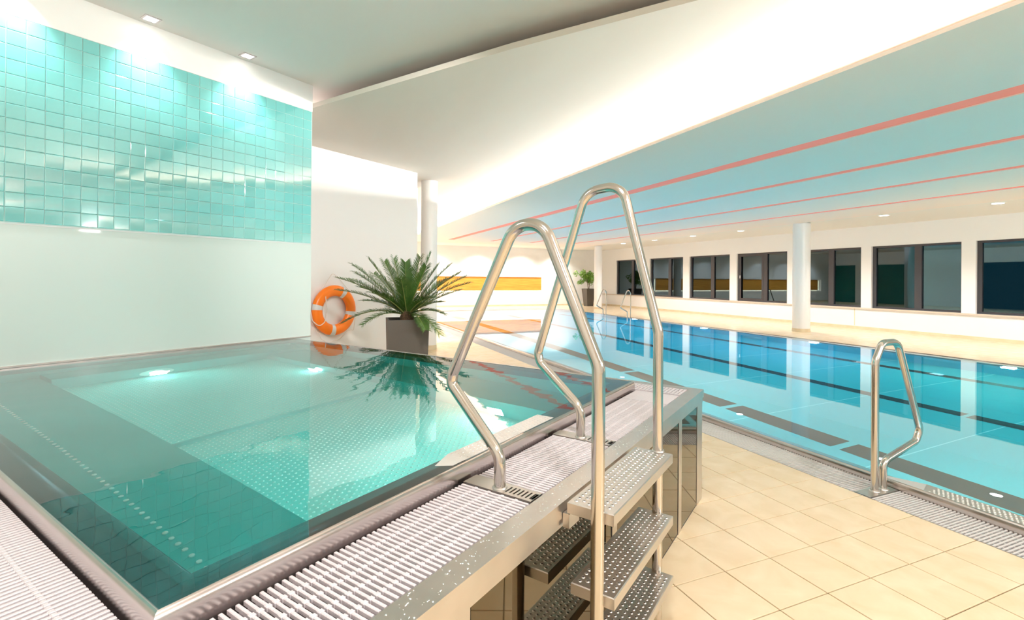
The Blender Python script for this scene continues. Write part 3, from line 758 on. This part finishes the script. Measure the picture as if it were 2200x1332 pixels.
ppart('pot', pt, M['pot']); ppart('soil', MB().box(-a1+.035, a1-.035, -a1+.035, a1-.035, PH-.07, PH-.05), M['soil'])
ppart('trunk', MB().lathe(0, 0, [(.09, PH-.05), (.10, PH+.02), (.075, PH+.08), (.03, PH+.13)], 14), M['bark'], True)
tips = [(758, 570, 0, .2), (764, 587, .15, .2), (793, 558, -.1, .15), (826, 562, .3, .15), (846, 556, .1, .05), (871, 564, -.1, .05), (903, 553, .2, .1), (925, 546, .0, .1),
        (916, 573, -.3, .1), (943, 568, .1, .15), (966, 571, .1, .2), (986, 588, .0, .2), (1007, 609, -.15, .25), (988, 624, .25, .2), (948, 649, .3, .3), (954, 675, -.1, .45),
        (945, 719, -.35, .6), (914, 708, -.5, .6), (727, 598, -.1, .25), (728, 624, -.3, .25), (780, 647, .35, .3), (737, 694, -.3, .5), (781, 697, -.45, .5), (749, 600, .3, .25),
        (803, 588, .5, .2), (862, 601, -.5, .2), (960, 600, .5, .2), (800, 630, -.5, .3), (1000, 595, .3, .2),
        (905, 660, .8, .5), (835, 665, .8, .5), (930, 640, -.4, .4), (775, 618, -.4, .3), (880, 575, .7, .1)]
crn = Vector((PC.x, PC.y, PH+.035)); inv = Matrix.Rotation(math.radians(6), 3, 'Z')
for k, (tx, ty, dd, droop) in enumerate(tips):
    tip = at(tx, ty, PD+.30+dd); d = tip-crn; Ln = d.length
    mid = crn+d*.5+Vector((0, 0, Ln*droop*.55)); side0 = d.cross(Vector((0, 0, 1))); side0.normalize()
    if side0.length < .1: side0 = r2
    pts = [(crn*(1-t)**2+mid*2*t*(1-t)+tip*t*t) for t in [i/14 for i in range(15)]]
    loc = [inv @ (p-Vector((PC.x, PC.y, 0))) for p in pts]
    fr = ppart('frond', MB().tube([tuple(p) for p in loc], [.009*(1-i/17) for i in range(15)], 5), M['rachis'], True)
    lf = MB(); NL = 76
    for i in range(NL):
        t = .10+.90*i/(NL-1); f_ = t*14; a = min(int(f_), 13); p = loc[a].lerp(loc[a+1], f_-a); tg = (loc[a+1]-loc[a]).normalized()
        sd = tg.cross(Vector((0, 0, 1))); sd = sd.normalized() if sd.length > .05 else Vector((1, 0, 0)); nrm = sd.cross(tg)
        le = (.155 if Ln > .6 else .13)*(math.sin(math.pi*min(1, .18+.68*t))**.6+.10)
        for s in (-1, 1):
            dv = (tg*.80+sd*s*.80+nrm*random.uniform(.0, .35)).normalized(); e = p+dv*le+Vector((0, 0, -.01))
            w_ = .0048; n = len(lf.v); q = tg*w_
            lf.v += [tuple(p-q), tuple(p+q), tuple(p+dv*le*.6+q*1.0+nrm*.006), tuple(p+dv*le*.6-q*1.0+nrm*.006), tuple(e)]
            lf.f += [(n, n+1, n+2, n+3), (n+3, n+2, n+4)]
    lf.v = [(x+PC.x, y+PC.y, z) for x, y, z in lf.v]
    palm.part('leaflets', lf, M['palm'], parent=fr)

# far potted fig
fx, fy = 14.80, 24.10
fig = Thing('potted_fig', (fx, fy, 0), label='small bright green fig tree in a tapered planter near the far corner', cat='potted plant')
fp = MB().frustum(fx, fy, .19, .19, 0, .285, .285, .985); fig.part('pot', fp, M['pot']); fig.part('soil', MB().box(fx-.26, fx+.26, fy-.26, fy+.26, .985, .99), M['soil'])
for k in range(4):
    a = k*1.7; fig.part('stem', MB().tube([(fx+.03*math.cos(a), fy+.03*math.sin(a), .98), (fx+.08*math.cos(a), fy+.08*math.sin(a), 1.3), (fx+.2*math.cos(a), fy+.2*math.sin(a), 1.7)], [.02, .015, .008], 6), M['trunk'], True)
fo = MB()
cl = [(random.gauss(0, .2), random.gauss(0, .2), random.uniform(1.3, 2.0), random.uniform(.12, .2)) for _ in range(26)]
for _ in range(1900):
    cx, cyy, cz_, r = random.choice(cl); d = Vector((random.gauss(0, 1), random.gauss(0, 1), random.gauss(0, 1))).normalized()*r*random.uniform(.6, 1.1)
    p = Vector((fx+cx*1.15, fy+cyy*1.15, cz_))+d; p.z = min(p.z, 2.16)
    a = Vector((random.gauss(0, 1), random.gauss(0, 1), random.gauss(0, .6))).normalized(); b = a.cross(Vector((random.gauss(0, 1), random.gauss(0, 1), 1))).normalized(); L = .052
    n = len(fo.v); fo.v += [tuple(p-a*L), tuple(p-b*L*.42), tuple(p+a*L), tuple(p+b*L*.42)]; fo.f.append((n, n+1, n+2, n+3))
fig.part('foliage', fo, M['leaf'], kind='stuff')

# ================================================================== WOOD NICHE
ni = Thing('wood_panel', (5, YE+.1, NZ0), label='long honey coloured wood panel glowing in the end wall recess', cat='wall panel')
pl = MB(); pl.box(-2.7, NX1-.20, YE+.06, YE+.09, NZ0+.09, NZ1-.01); ni.part('board', pl, M['wood'])
ni.part('led_strip', MB().box(-2.7, NX1-.18, YE+.11, YE+.13, NZ0+.02, NZ0+.05), M['led']); ni.part('led_strip', MB().box(NX1-.13, NX1-.09, YE+.11, YE+.13, NZ0+.05, NZ1-.05), M['led'])
ni.part('led_strip', MB().box(-2.88, -2.84, YE+.11, YE+.13, NZ0+.05, NZ1-.05), M['led'])
area('niche_light', (5, YE+.02, NZ0+.02), (5, YE+.08, NZ0+.6), 15, .03, 22, (1, .75, .42))

# ================================================================== DOWNLIGHTS
def dl(x, y, z, s, frame, lab, grp, rz=0):
    t = Thing('downlight', (x, y, z-.01), frame, label=lab, cat='downlight', group=grp)
    f = MB(); o = s*.5; i = o-.018
    f.box(x-o, x+o, y-o, y-i, z-.006, z); f.box(x-o, x+o, y+i, y+o, z-.006, z); f.box(x-o, x-i, y-i, y+i, z-.006, z); f.box(x+i, x+o, y-i, y+i, z-.006, z)
    t.part('frame', f, M['trimsteel']); t.part('lamp', MB().box(x-i, x+i, y-i, y+i, z-.003, z-.001), M['dlamp'])
dl(-5.035, 1.806, Z1, .125, 't', 'small square downlight above the tiles, the nearer one at upper left', 'tile wall downlights')
dl(-5.035, 2.652, Z1, .125, 't', 'small square downlight above the tiles, the farther one near the wall corner', 'tile wall downlights')
for k, (x, y) in enumerate(DL[:7]):
    od = ('farthest', 'second farthest', 'third farthest', 'fourth farthest', 'fifth farthest', 'sixth farthest', 'rightmost')[k]
    t = Thing('downlight', (x, y, 3.24), label='round ceiling downlight along the windows, the %s of the row' % od, cat='downlight', group='window side downlights')
    t.part('frame', MB().lathe(x, y, [(.125, 3.242), (.13, 3.25)], 24), M['band'], True); t.part('lamp', MB().lathe(x, y, [(.105, 3.240), (.105, 3.2425)], 24), M['dlamp'])
